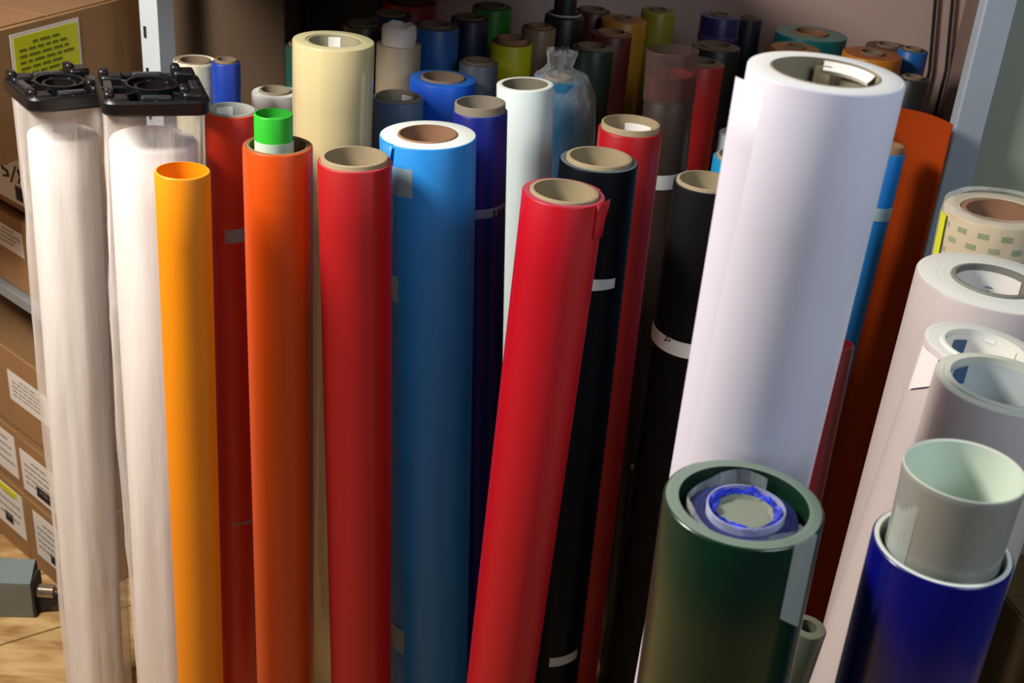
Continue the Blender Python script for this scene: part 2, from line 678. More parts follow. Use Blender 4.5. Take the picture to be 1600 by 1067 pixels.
# torn scrap of paper hanging into the core of the tall roll
mb = MB()
rr = tall.ri - 0.001
mb.grid([[((rr - q) * math.sin(R(a)), (rr - q) * math.cos(R(a)), zt - 0.001 - d) for a in range(10, 90, 8)]
         for d, q in ((0, 0), (0.003, 0.002), (0.006, 0.005), (0.009, 0.003))], closed=False)
mb.build('torn_paper', PAPER, tall.root)
mb = MB()
mb.grid([[((rr - q) * math.sin(R(a)), (rr - q) * math.cos(R(a)), zt - 0.004 - d) for a in range(0, 24, 4)]
         for d, q in ((0, 0.003), (0.03, 0.004), (0.05, 0.002))], closed=False)
mb.build('kraft_scrap', KRAFT, tall.root)

# dark green hollow roll with the clear blue film roll inside
green = film_roll(1162, 784, 250, 1.22, rgb(5, 42, 26), rgb(118, 138, 126),
                  'dark green thick-walled hollow roll in front holding a clear blue film roll',
                  core=0.098, core_mat=False, inner=plain('film_inner_green', rgb(6, 40, 26), 0.4), thru=(1112, 1067),
                  seam=120, rough=0.28, coat=0.3, step=0.001, bev=0.002)
tape(green, 915, 0.085, 28, 52, mat=clear('frosted_tape', (0.55, 0.62, 0.6, 1), 0.35, 0.35, 0.2, 12), label='frosted clear tape strip', skew=-0.02)

T = green.T + green.up * -0.004 + Vector((0.003, -0.002, 0))
cb = empty('film_roll', green.B + Vector((0.002, -0.001, 0)), green.q)
tag(cb, 'clear film roll with glossy blue layers standing inside the dark green roll', 'roll')
hh = green.H - 0.004
tube_mesh(0.0405, 0.030, hh - 0.006, R(60), 0.002, 0.0008).build(
    'film', [clear('clear_blue_side', (0.10, 0.14, 0.4, 1), 0.5, 0.1, 0.4), wound('edge_clear_blue', rgb(36, 50, 120), rgb(8, 12, 60)), plain('blue_inside', rgb(24, 40, 150), 0.1)], cb)
tube_mesh(0.030, 0.0285, hh + 0.001, None, 0, 0.0006, 0.0006).build(
    'clear_layer', [clear('clear_rim', (0.55, 0.6, 0.85, 1), 0.35, 0.05, 0.3)] * 3, cb)
tube_mesh(0.0285, 0.0205, hh - 0.010, R(10), 0.0008, 0.0010).build(
    'blue_layer', [plain('blue_glossy', rgb(34, 52, 190), 0.06, var=0.5, scale=90, coat=1.0)] * 3, cb)
mb = MB()
random.seed(3)
cen = [(0.0, 0.0, hh - 0.010)]
rows = []
for rr_, zz_ in ((0.0222, -0.003), (0.0205, -0.0065), (0.00001, -0.0065)):
    rows.append([(rr_ * (1 + (random.uniform(-0.10, 0.10) if rr_ > 0.002 else 0)) * math.cos(2 * PI * k / 24),
                  rr_ * math.sin(2 * PI * k / 24), hh + zz_) for k in range(24)])
mb.grid(rows)
mb.build('plug', plain('plug_grey_green', rgb(124, 132, 118), 0.5), cb, smooth=True)
mb = MB()   # crinkled clear collar standing around the blue roll
rows = []
for i, zz_ in enumerate((-0.035, -0.012, 0.002)):
    rows.append([((0.0438 + 0.0006 * math.sin(k * 1.3 + i)) * math.cos(R(60 + 8.2 * k)), (0.0438 + 0.0006 * math.cos(k * 2.1)) * math.sin(R(60 + 8.2 * k)), hh + zz_ + (0.004 * math.sin(k * 0.5))) for k in range(33)])
mb.grid(rows, closed=False)
o = mb.build('clear_collar', clear('clear_collar', (0.7, 0.76, 0.8, 1), 0.32, 0.08, 0.8, 60), cb)
# crumpled shiny blue film ring round the plug
mb = MB()
rows = []
for q in range(5):
    rows.append([((0.0215 + 0.0016 * q + random.uniform(-0.0008, 0.0008)) * math.cos(2 * PI * k / 30),
                  (0.0215 + 0.0016 * q + random.uniform(-0.0008, 0.0008)) * math.sin(2 * PI * k / 30),
                  hh - 0.005 + random.uniform(-0.004, 0.004) + 0.001 * q) for k in range(30)])
mb.grid(rows)
mb.build('crumpled_film', plain('blue_glossy_2', rgb(40, 60, 205), 0.05, var=0.6, scale=70, coat=1.0), cb, angle=5)

# navy roll at right with a grey tube inside it
navy_r = film_roll(1473, 852, 214, 1.22, rgb(5, 6, 104), rgb(222, 232, 228),
                   'glossy navy blue roll with white rim at the lower right corner', core=0.090, core_mat=False,
                   inner=plain('film_inner_white', rgb(200, 212, 206), 0.5), thru=(1413, 1067), rough=0.25, coat=0.25,
                   seam=100, step=0.0008)
d0 = depth(navy_r.T)
g_r = 0.0405
TB = navy_r.T
gt = empty('film_tube', navy_r.B + Vector((0.001, 0.0, 0)), navy_r.q)
tag(gt, 'grey open tube with pale mint inside standing in the navy roll', 'tube')
mb = MB()
rows, mis = [], []
hg = navy_r.H + 0.066
for rr_, zz_, mi in ((g_r - 0.0022, 0.0, 1), (g_r, 0.0, 0), (g_r, 0.4, 0), (g_r, 0.9, 0), (g_r, hg - 0.05, 0), (g_r + 0.0006, hg - 0.02, 0),
                     (g_r + 0.0014, hg - 0.006, 0), (g_r + 0.0016, hg - 0.001, 1), (g_r + 0.0010, hg, 1), (g_r - 0.001, hg - 0.001, 2),
                     (g_r - 0.002, hg - 0.02, 2), (g_r - 0.0022, hg - 0.3, 2), (g_r - 0.0022, 0.0, 2)):
    rows.append(ring(rr_, zz_, wob=0.0008 if zz_ > hg - 0.1 else 0.0, ph=0.6))
    mis.append(mi)
mb.grid(rows, mis=mis[:-1])
mb.build('tube_wall', [plain('tube_grey', rgb(142, 144, 138), 0.35, coat=0.2), plain('tube_rim', rgb(196, 206, 194), 0.5),
                  plain('tube_mint', rgb(206, 222, 208), 0.45)], gt)
mb = patch_mesh(g_r + 0.0008, -88, -56, hg - 0.125, hg - 0.02, n=6)
mb.build('tape', clear('frosted_tape', (0, 0, 0, 1), 0.3), gt)

# green tube standing in the orange roll's core
gp = empty('film_tube', orange.B, orange.q)
tag(gp, 'small bright green tube with white band in the orange roll core', 'tube')
hg = orange.H + 0.040
dx = -0.006
r_ = 0.0245
def shift(mb, dx, dy):
    mb.v = [(x + dx, y + dy, z) for x, y, z in mb.v]
    return mb
GR = plain('film_bright_green', rgb(42, 178, 44), 0.4)
shift(tube_mesh(r_, r_ - 0.002, hg, R(200), 0.0006), dx, 0.004).build('film', [GR, GR, plain('film_green_in', rgb(30, 140, 34), 0.5)], gp)
mb = shift(patch_mesh(r_ + 0.0008, -60, 95, hg - 0.062, hg - 0.034, n=16, taper=-0.008), dx, 0.004)
mb.build('paper_band', plain('band_white_green', rgb(196, 214, 196), 0.5), gp)
mb = MB()
mb.grid([[(dx + q * math.cos(2 * PI * k / 24), 0.004 + q * math.sin(2 * PI * k / 24), hg - zz_) for k in range(24)] for q, zz_ in ((r_ - 0.002, 0.012), (0.0005, 0.010))])
mb.build('inner_disc', plain('film_green_disc', rgb(48, 150, 44), 0.5), gp)

# ------------------------------------------------------------------ right-hand white rolls
WH_SHADED = rgb(196, 188, 190)  # white greyed to put shade on the bodies; the ends stay lighter
wa = film_roll(1552, 440, 236, 1.20, WH_SHADED, rgb(240, 244, 240),
               'wide white roll at the right edge below the clear patterned roll', core=0.084, thru=(1368, 1067),
               proud=0.003, core_mat=plain('core_grey2', rgb(120, 122, 116), 0.7), dish=0.0, seam=210)
core_label(wa, -70, 70, 0.08)
mb = MB()
for k in range(5):
    mb.grid([[((wa.ri - 0.002) * math.sin(R(a)), (wa.ri - 0.002) * math.cos(R(a)), wa.H - 0.022 - 0.005 * k - d) for a in (14 + (k % 2) * 3, 24 - (k % 3) * 2)] for d in (0, 0.002)], closed=False)
mb.build('printed_lines', plain('print_blue', rgb(120, 140, 170), 0.6), wa.root)
wb = film_roll(1539, 545, 190, 1.20, WH_SHADED, rgb(240, 244, 240),
               'white roll with blue square on its core label behind the nearer white roll', core=0.080,
               thru=(1350, 1067), proud=0.002, core_mat=CORE_W, seam=210)
core_label(wb, -75, 75, 0.08, name='core_label')
wc = film_roll(1566, 598, 206, 1.25, WH_SHADED, rgb(214, 222, 208),
               'pale frosted white roll, nearest of the stack of white rolls at right', core=0.088,
               thru=(1420, 1067), proud=0.002, core_mat=plain('core_pale', rgb(200, 206, 196), 0.5), seam=190)
core_label(wc, -80, 60, 0.07, mat=plain('label_cool', rgb(186, 196, 200), 0.6))
BLUEP = plain('print_dark_blue', rgb(60, 90, 130), 0.5)
REDP = plain('print_red', rgb(190, 80, 90), 0.5)


def inner_mark(rl, a0, a1, d0_, d1_, mat, name):
    mb = MB()
    mb.grid([[((rl.ri - 0.0016) * math.sin(R(a0 + (a1 - a0) * i / 6)), (rl.ri - 0.0016) * math.cos(R(a0 + (a1 - a0) * i / 6)), rl.H - d) for i in range(7)] for d in (d0_, d1_)], closed=False)
    mb.build(name, mat, rl.root)


inner_mark(wb, -28, -4, 0.010, 0.026, BLUEP, 'blue_square')
inner_mark(wb, 20, 36, 0.004, 0.008, plain('label_white', rgb(240, 244, 246), 0.5), 'white_sticker')
inner_mark(wc, -48, -22, 0.006, 0.024, BLUEP, 'blue_square')
inner_mark(wc, 8, 26, 0.040, 0.052, REDP, 'red_logo')
# hanging corner of wrapping on the white roll
mb = patch_mesh(wb.r + 0.002, -86, -60, wb.H - 0.055, wb.H - 0.004, n=6, taper=0.02)
mb.build('wrap_corner', plain('wrap_white', rgb(236, 234, 240), 0.5), wb.root)
mb = patch_mesh(wc.r + 0.002, -100, -20, 0.15, wc.H - 0.06, n=14, ragged=0.006)
mb.build('clear_wrap', clear('clear_wrap', (0.8, 0.76, 0.78, 1), 0.08, 0.1, 0.6, 20, 0.05), wc.root)

# clear patterned roll at the far right
cp = film_roll(1560, 328, 164, 1.22, rgb(196, 180, 150), rgb(214, 206, 186),
               'tan paper-lined roll with green print in a clear bag by the post', core=0.078, proud=-0.001,
               core_mat=KRAFT_D, seam=180, thru=(1400, 1067), cw=0.008)
GP = plain('print_green', rgb(128, 146, 108), 0.6)
mb = MB()
for row_ in range(8):
    for a in range(-84, 90, 24):
        aa = a + (13 if row_ % 2 else 0)
        m2 = patch_mesh(cp.r + 0.0004, aa, aa + 11, cp.H - 0.018 - row_ * 0.017, cp.H - 0.011 - row_ * 0.017, n=3)
        b_ = len(mb.v)
        mb.v += m2.v
        for f in m2.f:
            mb.face(tuple(i + b_ for i in f))
mb.build('printed_marks', GP, cp.root)
mb = MB()
rows = []
for zz_, q in ((cp.H - 0.30, 0.002), (cp.H - 0.1, 0.003), (cp.H - 0.01, 0.002), (cp.H + 0.008, -0.001), (cp.H + 0.007, -0.012)):
    rows.append([((cp.r + q + 0.0012 * math.sin(k * 0.7 + zz_ * 40)) * math.cos(2 * PI * k / 48), (cp.r + q + 0.0012 * math.cos(k * 0.9)) * math.sin(2 * PI * k / 48), zz_) for k in range(48)])
mb.grid(rows)
mb.build('clear_bag', clear('bag_pale', (0.9, 0.92, 0.85, 1), 0.10, 0.1, 0.7, 40), cp.root)
mb = patch_mesh(cp.r + 0.004, -92, -78, cp.H - 0.075, cp.H - 0.004, n=4)
mb.build('yellow_strip', plain('strip_yellow', rgb(226, 232, 60), 0.4), cp.root)

# ------------------------------------------------------------------ orange open sheet
Y0 = 1.765
pc = at_y(1428, 176, Y0)
zt_ = pc.z
sr = 0.085
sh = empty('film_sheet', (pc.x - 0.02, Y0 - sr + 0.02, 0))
tag(sh, 'large curled shade-darkened orange sheet standing open beside the grey post', 'sheet')
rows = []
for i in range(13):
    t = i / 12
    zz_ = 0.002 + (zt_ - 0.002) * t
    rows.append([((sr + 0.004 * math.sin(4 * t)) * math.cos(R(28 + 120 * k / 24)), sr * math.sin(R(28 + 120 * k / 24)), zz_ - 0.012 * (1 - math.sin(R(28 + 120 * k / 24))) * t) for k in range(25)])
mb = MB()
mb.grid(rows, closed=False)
o = mb.build('sheet', plain('film_orange_shaded', rgb(140, 48, 0), 0.85, spec=0.15), sh)  # orange darkened in place of the tall roll's missing shadow
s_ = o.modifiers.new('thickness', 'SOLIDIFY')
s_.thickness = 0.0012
bl2 = film_roll(1390, 236, 50, 1.215, rgb(10, 110, 190), rgb(20, 90, 160),
                'slim blue roll with brown core and grey tape beside the tall white roll', core=0.030, thru=(1262, 760),
                proud=0.010, core_mat=KRAFT_D, seam=90)
tape(bl2, 336, 0.02, -60, 80)
rd2 = film_roll(1314, 536, 42, 1.05, rgb(96, 6, 26), rgb(96, 8, 28),
                'short dark red roll just showing right of the tall white roll', core=0.026, thru=(1262, 790), core_mat=False)
fr_t = film_roll(1262, 978, 60, 0.93, rgb(78, 84, 68), rgb(104, 112, 96),
                 'short frosted grey tube behind the dark green roll', core=0.02, core_mat=False, rough=0.3, thru=(1232, 1067))

# ------------------------------------------------------------------ pale and blue rolls behind the tall white one
film_roll(1165, 210, 84, 1.16, rgb(150, 166, 178), rgb(170, 184, 190),
          'pale grey-blue roll half hidden behind the tall white roll', core=0.05)
film_roll(1160, 247, 92, 1.19, rgb(14, 134, 190), rgb(70, 150, 190),
          'turquoise blue roll with kraft core half hidden behind the tall white roll', core=0.068, cw=0.003)

# ------------------------------------------------------------------ rear rows (in the shade at the back)
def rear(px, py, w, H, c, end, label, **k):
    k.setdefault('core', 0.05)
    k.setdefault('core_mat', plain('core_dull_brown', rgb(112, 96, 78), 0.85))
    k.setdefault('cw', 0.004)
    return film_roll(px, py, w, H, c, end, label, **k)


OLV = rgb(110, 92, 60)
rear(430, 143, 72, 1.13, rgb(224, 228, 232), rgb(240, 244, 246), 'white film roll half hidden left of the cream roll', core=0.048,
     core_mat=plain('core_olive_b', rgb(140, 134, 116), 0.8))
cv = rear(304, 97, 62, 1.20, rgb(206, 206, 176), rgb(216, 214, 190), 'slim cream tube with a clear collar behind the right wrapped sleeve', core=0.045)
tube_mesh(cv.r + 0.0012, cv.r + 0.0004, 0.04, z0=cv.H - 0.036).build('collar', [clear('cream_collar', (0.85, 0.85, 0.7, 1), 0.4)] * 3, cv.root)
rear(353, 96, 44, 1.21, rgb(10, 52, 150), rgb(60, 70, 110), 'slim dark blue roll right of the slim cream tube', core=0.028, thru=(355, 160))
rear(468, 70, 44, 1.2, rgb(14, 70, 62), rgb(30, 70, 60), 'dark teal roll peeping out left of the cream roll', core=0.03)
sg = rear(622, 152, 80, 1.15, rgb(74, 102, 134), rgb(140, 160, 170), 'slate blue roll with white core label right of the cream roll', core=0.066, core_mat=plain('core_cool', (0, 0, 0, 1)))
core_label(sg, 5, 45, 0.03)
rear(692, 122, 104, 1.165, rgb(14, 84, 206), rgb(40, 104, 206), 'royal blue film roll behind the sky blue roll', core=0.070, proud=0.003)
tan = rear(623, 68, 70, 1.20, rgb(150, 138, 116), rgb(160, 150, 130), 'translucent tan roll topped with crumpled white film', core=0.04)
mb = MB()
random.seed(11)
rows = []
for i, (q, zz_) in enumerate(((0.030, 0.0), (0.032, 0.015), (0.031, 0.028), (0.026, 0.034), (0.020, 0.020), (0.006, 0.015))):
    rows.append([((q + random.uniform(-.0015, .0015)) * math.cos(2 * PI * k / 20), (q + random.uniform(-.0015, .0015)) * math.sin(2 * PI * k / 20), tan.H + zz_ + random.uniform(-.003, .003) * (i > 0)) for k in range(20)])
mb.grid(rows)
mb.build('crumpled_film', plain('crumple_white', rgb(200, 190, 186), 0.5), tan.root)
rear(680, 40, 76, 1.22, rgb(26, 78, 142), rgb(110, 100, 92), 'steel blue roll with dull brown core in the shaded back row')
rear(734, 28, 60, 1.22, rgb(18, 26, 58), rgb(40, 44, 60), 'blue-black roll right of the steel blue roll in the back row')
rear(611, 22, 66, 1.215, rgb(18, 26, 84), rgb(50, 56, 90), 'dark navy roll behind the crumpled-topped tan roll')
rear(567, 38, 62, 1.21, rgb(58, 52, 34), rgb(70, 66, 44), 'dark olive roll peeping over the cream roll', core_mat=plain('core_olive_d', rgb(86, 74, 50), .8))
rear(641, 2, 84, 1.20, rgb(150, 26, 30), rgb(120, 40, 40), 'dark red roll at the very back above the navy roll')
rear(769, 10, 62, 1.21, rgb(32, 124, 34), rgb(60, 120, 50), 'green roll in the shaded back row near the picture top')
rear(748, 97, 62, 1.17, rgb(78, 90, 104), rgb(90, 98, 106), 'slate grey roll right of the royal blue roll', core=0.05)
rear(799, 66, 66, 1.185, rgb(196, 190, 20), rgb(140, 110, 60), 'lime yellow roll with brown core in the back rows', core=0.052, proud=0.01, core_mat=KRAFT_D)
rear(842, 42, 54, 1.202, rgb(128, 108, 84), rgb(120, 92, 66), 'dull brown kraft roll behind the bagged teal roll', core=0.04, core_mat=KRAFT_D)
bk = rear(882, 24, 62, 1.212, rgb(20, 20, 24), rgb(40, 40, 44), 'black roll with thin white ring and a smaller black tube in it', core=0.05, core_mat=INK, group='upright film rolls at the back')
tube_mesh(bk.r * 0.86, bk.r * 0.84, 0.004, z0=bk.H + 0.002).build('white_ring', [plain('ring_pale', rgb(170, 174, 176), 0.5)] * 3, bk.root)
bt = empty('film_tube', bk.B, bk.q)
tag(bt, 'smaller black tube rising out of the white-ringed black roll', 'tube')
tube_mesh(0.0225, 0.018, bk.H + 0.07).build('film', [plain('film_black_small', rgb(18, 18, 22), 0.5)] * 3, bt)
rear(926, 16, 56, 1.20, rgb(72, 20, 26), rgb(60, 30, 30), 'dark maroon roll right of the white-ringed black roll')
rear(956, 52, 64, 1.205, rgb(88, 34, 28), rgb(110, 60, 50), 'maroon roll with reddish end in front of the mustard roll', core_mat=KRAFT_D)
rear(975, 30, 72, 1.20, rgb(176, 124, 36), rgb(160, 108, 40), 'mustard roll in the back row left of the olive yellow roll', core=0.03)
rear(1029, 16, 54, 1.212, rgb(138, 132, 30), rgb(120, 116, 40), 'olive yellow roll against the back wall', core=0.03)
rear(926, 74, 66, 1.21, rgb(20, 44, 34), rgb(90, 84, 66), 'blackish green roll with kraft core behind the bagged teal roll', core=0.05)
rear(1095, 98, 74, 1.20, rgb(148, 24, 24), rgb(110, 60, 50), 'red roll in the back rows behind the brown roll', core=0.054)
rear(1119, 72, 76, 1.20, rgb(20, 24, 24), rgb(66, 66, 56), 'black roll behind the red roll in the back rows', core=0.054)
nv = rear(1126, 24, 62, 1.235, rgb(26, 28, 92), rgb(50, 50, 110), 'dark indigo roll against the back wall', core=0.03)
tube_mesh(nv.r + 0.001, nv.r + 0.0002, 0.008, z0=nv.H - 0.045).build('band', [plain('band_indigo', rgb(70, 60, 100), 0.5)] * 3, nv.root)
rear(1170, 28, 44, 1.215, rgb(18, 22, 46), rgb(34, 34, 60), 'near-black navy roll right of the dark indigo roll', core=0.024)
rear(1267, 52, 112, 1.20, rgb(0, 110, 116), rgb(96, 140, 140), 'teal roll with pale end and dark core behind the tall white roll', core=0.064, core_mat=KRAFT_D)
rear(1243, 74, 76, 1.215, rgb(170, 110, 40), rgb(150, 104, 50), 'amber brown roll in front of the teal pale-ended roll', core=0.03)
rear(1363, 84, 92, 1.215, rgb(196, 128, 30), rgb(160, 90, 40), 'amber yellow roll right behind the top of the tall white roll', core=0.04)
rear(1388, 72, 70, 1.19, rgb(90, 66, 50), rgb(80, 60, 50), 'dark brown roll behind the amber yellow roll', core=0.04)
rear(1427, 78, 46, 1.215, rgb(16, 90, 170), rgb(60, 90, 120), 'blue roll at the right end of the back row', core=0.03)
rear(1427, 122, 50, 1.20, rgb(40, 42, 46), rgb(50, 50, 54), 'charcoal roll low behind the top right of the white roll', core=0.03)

# teal roll in a clear bag
tl = rear(873, 122, 82, 1.19, rgb(0, 84, 122), rgb(20, 90, 120), 'teal blue roll in a crumpled clear plastic bag', core=0.04)
mb = MB()
random.seed(5)
rows = []
prof = [(tl.H - 0.75, 0.004), (tl.H - 0.5, 0.008), (tl.H - 0.3, 0.010), (tl.H - 0.15, 0.016), (tl.H - 0.08, 0.018), (tl.H - 0.03, 0.012), (tl.H + 0.004, -0.006), (tl.H + 0.018, -0.026), (tl.H + 0.045, -0.020), (tl.H + 0.05, -0.030)]
for i, (zz_, q) in enumerate(prof):
    row = []
    for k in range(40):
        a = 2 * PI * k / 40
        j = 0.0035 * math.sin(5 * a + i) + random.uniform(-0.0025, 0.0025)
        e = 0.012 * max(0, math.cos(a)) if 1 < i < 7 else 0
        row.append(((tl.r + q + j + e) * math.cos(a), (tl.r + q + j) * math.sin(a), zz_ + random.uniform(-.004, .004)))
    rows.append(row)
mb.grid(rows)
mb.build('clear_bag', clear('bag_grey', (0.62, 0.66, 0.68, 1), 0.10, 0.15, 0.8, 34, 0.6), tl.root, angle=50)


# ------------------------------------------------------------------ wrapped sleeves with black end caps
def sleeve(px, py, wpx, H, thru, rotz, label, half=0.078, rr=0.047):
    rl = Roll(px, py, wpx, H, thru, 0.0, 'wrapped_roll')
    tag(rl.root, label, 'roll', 'white rolls in clear sleeves with black end caps')
    h = rl.H
    wf = plain('foam_white', rgb(252, 250, 250), 0.45, var=0.03)
    tube_mesh(rr, 0.012, h - 0.052, R(250), 0.001, 0.0015, bev=0.006).build('film', [wf, wf, wf], rl.root)
    # crumpled clear sleeve
    random.seed(int(px))
    mb = MB()
    n = 56
    rows = []
    for i in range(27):
        t = i / 26
        zz_ = 0.004 + (h - 0.006) * t
        row = []
        for k in range(n):
            a = 2 * PI * k / n
            sq = 1 / max(abs(math.cos(a - rotz)), abs(math.sin(a - rotz)))
            top = max(0, (t - 0.74) / 0.26) ** 1.2
            base_r = (rr + 0.0075 + 0.004 * math.sin(3 * a + 5 * t) + 0.003 * math.sin(7 * a - 6 * t + px) + 0.0022 * math.sin(13 * a + 3 * t) )
            base_r += 0.006 * t ** 6 * (math.sin(9 * a + 4 * t) + 0.6 * math.sin(17 * a - 9 * t))
            q = base_r * (1 - top) + (half * 0.90 * min(sq, 1.2)) * top
            q = max(q, rr + 0.002) + random.uniform(-0.0012, 0.0012)
            row.append((q * math.cos(a), q * math.sin(a), zz_))
        rows.append(row)
    mb.grid(rows)
    mb.build('clear_sleeve', clear('sleeve_plastic', (0.98, 0.94, 0.92, 1), 0.26, 0.14, 0.9, 24, 0.12), rl.root, angle=180)
    # end cap: plate with rim, ribs, hub and pads
    bp = plain('black_plastic', rgb(9, 10, 13), 0.38, var=0.2)
    xf = Matrix.Translation((0, 0, h)) @ Matrix.Rotation(rotz, 4, 'Z')
    mb = MB()
    rows = []

    def sq_ring(s, z, cr=0.018):
        pts = []
        for cx, cy, a0 in ((1, 1, 0), (-1, 1, 90), (-1, -1, 180), (1, -1, 270)):
            for k in range(6):
                a = R(a0 + 90 * k / 5)
                pts.append(xf @ Vector((cx * (s - cr) + cr * math.cos(a), cy * (s - cr) + cr * math.sin(a), z)))
        return pts
    for s, z in ((half - 0.01, 0), (half - 0.002, 0), (half, 0.003), (half, 0.017), (half - 0.002, 0.02), (half - 0.006, 0.02), (half - 0.008, 0.017), (half - 0.008, 0.008), (0.02, 0.008)):
        rows.append(sq_ring(s, z, min(0.018, s * 0.9)))
    mb.grid(rows)
    cap = mb.build('end_cap', bp, rl.root, angle=30)
    mb = MB()
    # ribs crossing the tray
    for a in (0, 45, 90, 135):
        x2 = xf @ Matrix.Rotation(R(a), 4, 'Z')
        L_ = half * (0.97 if a % 90 == 0 else 1.22)
        mb.box(-L_, -0.030, -0.003, 0.003, 0.006, 0.021, xf=x2)
        mb.box(0.030, L_, -0.003, 0.003, 0.006, 0.021, xf=x2)
    mb.build('rib', bp, cap, bevel=0.001)
    mb = MB()
    for rr_, hh_ in ((0.036, 0.026), (0.024, 0.022)):
        rw = []
        for q, z in ((rr_, 0.006), (rr_, hh_), (rr_ - 0.004, hh_), (rr_ - 0.004, 0.006)):
            rw.append([xf @ Vector((q * math.cos(2 * PI * k / 32), q * math.sin(2 * PI * k / 32), z)) for k in range(32)])
        mb.grid(rw)
    mb.build('hub', bp, cap)
    for i, (cx, cy) in enumerate(((1, 1), (-1, 1), (-1, -1), (1, -1))):
        mb = MB()
        c = half - 0.022
        hp = (0.031, 0.025, 0.022, 0.029)[i]
        mb.box(cx * c - 0.015, cx * c + 0.015, cy * c - 0.015, cy * c + 0.015, 0.006, hp, xf=xf)
        mb.box(cx * c - 0.017, cx * c - 0.004, cy * c - 0.004, cy * c + 0.017, 0.006, hp + 0.006, xf=xf)
        mb.build('corner_pad', bp, cap, bevel=0.004)
    for i, (cx, cy) in enumerate(((1, 0), (0, 1), (-1, 0), (0, -1))):
        mb = MB()
        c = half - 0.014
        mb.box(cx * c - (0.006 if cx else 0.02), cx * c + (0.006 if cx else 0.02), cy * c - (0.006 if cy else 0.02), cy * c + (0.006 if cy else 0.02), 0.006, 0.0245, xf=xf)
        mb.build('clip', plain('grey_plastic', rgb(34, 37, 43), 0.25), cap, bevel=0.002)
    return rl


sleeve(94, 152, 112, 1.19, (153, 1067), R(40), 'white roll in clear sleeve at far left with turned black end cap', half=0.064, rr=0.049)
sleeve(238, 158, 140, 1.225, (274, 1067), R(23), 'white roll in clear sleeve behind the yellow tube with square black end cap', half=0.071, rr=0.060)

# ------------------------------------------------------------------ cardboard boxes at left
def carton(name, px, py, z_top, az, w, d, h, label, mat=None, group='cardboard boxes at the left', flap=True, cat='box', z_hint=None):
    """front top right-hand corner seen at (px,py) at height z_top; front face runs back-left at azimuth az"""
    P = at_z(px, py, z_top) if z_hint is None else z_hint
    o = empty(name, (P.x, P.y, z_top - h), Matrix.Rotation(az, 3, 'Z').to_quaternion())
    tag(o, label, cat, group)
    mb = MB()
    mb.box(-w, 0, 0, d, 0, h)
    mb.build('carton', mat or CARD, o, bevel=0.003)
    mb = MB()   # closing seam with lid flaps
    mb.box(-w + 0.003, -0.003, 0.002, d / 2 - 0.001, h, h + 0.003)
    mb.box(-w + 0.003, -0.003, d / 2 + 0.001, d - 0.002, h, h + 0.003)
    mb.build('lid_flap', CARD_D if mat is None else mat, o, bevel=0.001)
    return o


def sticker(box, x0, x1, z0, z1, mat=None, lines=0, bar=None, face_y=0.0, name='shipping_label', border=None, side=None):
    """flat label on the front (-Y) face; side='x' puts it on the +X face"""
    def q(a, b, off):
        return (off, a, b) if side == 'x' else (a, face_y - off, b)
    mb = MB()

    def rect(m, a0, a1, b0, b1, o0, o1):
        base = len(m.v)
        m.v += [q(a0, b0, o0), q(a1, b0, o0), q(a1, b1, o0), q(a0, b1, o0), q(a0, b0, o1), q(a1, b0, o1), q(a1, b1, o1), q(a0, b1, o1)]
        for f in ((0, 3, 2, 1), (4, 5, 6, 7), (0, 1, 5, 4), (1, 2, 6, 5), (2, 3, 7, 6), (3, 0, 4, 7)):
            m.face(tuple(base + i for i in f))
    rect(mb, x0, x1, z0, z1, 0.0002, 0.001)
    lab = mb.build(name, mat or PAPER, box, smooth=False)
    if border:
        mb = MB()
        e = 0.006
        rect(mb, x0 + e, x1 - e, z0 + e, z1 - e, 0.001, 0.0014)
        mb.build('label_field', border, lab, smooth=False)
    if lines:
        mb = MB()
        rnd = random.Random(int(x0 * 1e4) + lines)
        for k in range(lines):
            zz_ = z1 - (z1 - z0) * (0.16 + 0.72 * k / lines)
            cur = x0 + (x1 - x0) * (0.1 if k else 0.3)
            end_ = x1 - (x1 - x0) * (rnd.uniform(0.08, 0.3) if k else 0.3)
            while cur < end_:
                wl = rnd.uniform(0.06, 0.16) * (x1 - x0)
                rect(mb, cur, min(cur + wl, end_), zz_ - (z1 - z0) * 0.028, zz_ + (z1 - z0) * 0.012, 0.0014, 0.0018)
                cur += wl + 0.03 * (x1 - x0)
        mb.build('printed_lines', plain('print_grey', rgb(150, 142, 134), 0.7) if not border else plain('print_olive', rgb(110, 116, 20), 0.7), lab, smooth=False)
    if bar:
        mb = MB()
        x, x_, b0, b1 = bar
        rnd = random.Random(4)
        while x < x_:
            wl = rnd.choice((0.0009, 0.0016, 0.0024))
            rect(mb, x, x + wl, b0, b1, 0.0014, 0.0018)
            x += wl + rnd.choice((0.0008, 0.0014))
        mb.build('barcode', INK, lab, smooth=False)
    return lab

AZ = R(-40)
box_a = carton('cardboard_box', -110, 74, 1.20, R(-19.4), 0.5, 0.55, 0.234, 'large cardboard box with yellow warning label, topmost at the left')
sticker(box_a, 0.175, 0.352, 0.100, 0.220, side='x', name='warning_label', lines=8, border=plain('label_yellow_green', rgb(214, 222, 20), 0.5))
box_b = carton('cardboard_box', 78, 268, 0.96, AZ, 0.46, 0.25, 0.115, 'flat box with a handwritten white label under the large top box')
lb = sticker(box_b, -0.230, -0.085, 0.014, 0.104, bar=(-0.135, -0.092, 0.022, 0.05))


def strokes(parent, segs, sx, sz, ox, oz, th=0.0035, off=0.0022, name='handwriting'):
    mb = MB()
    for (a, b, c, d) in segs:
        mb.tube([(ox + a * sx, -off, oz + b * sz), (ox + c * sx, -off, oz + d * sz)], th / 2, 6)
    return mb.build(name, INK, parent)


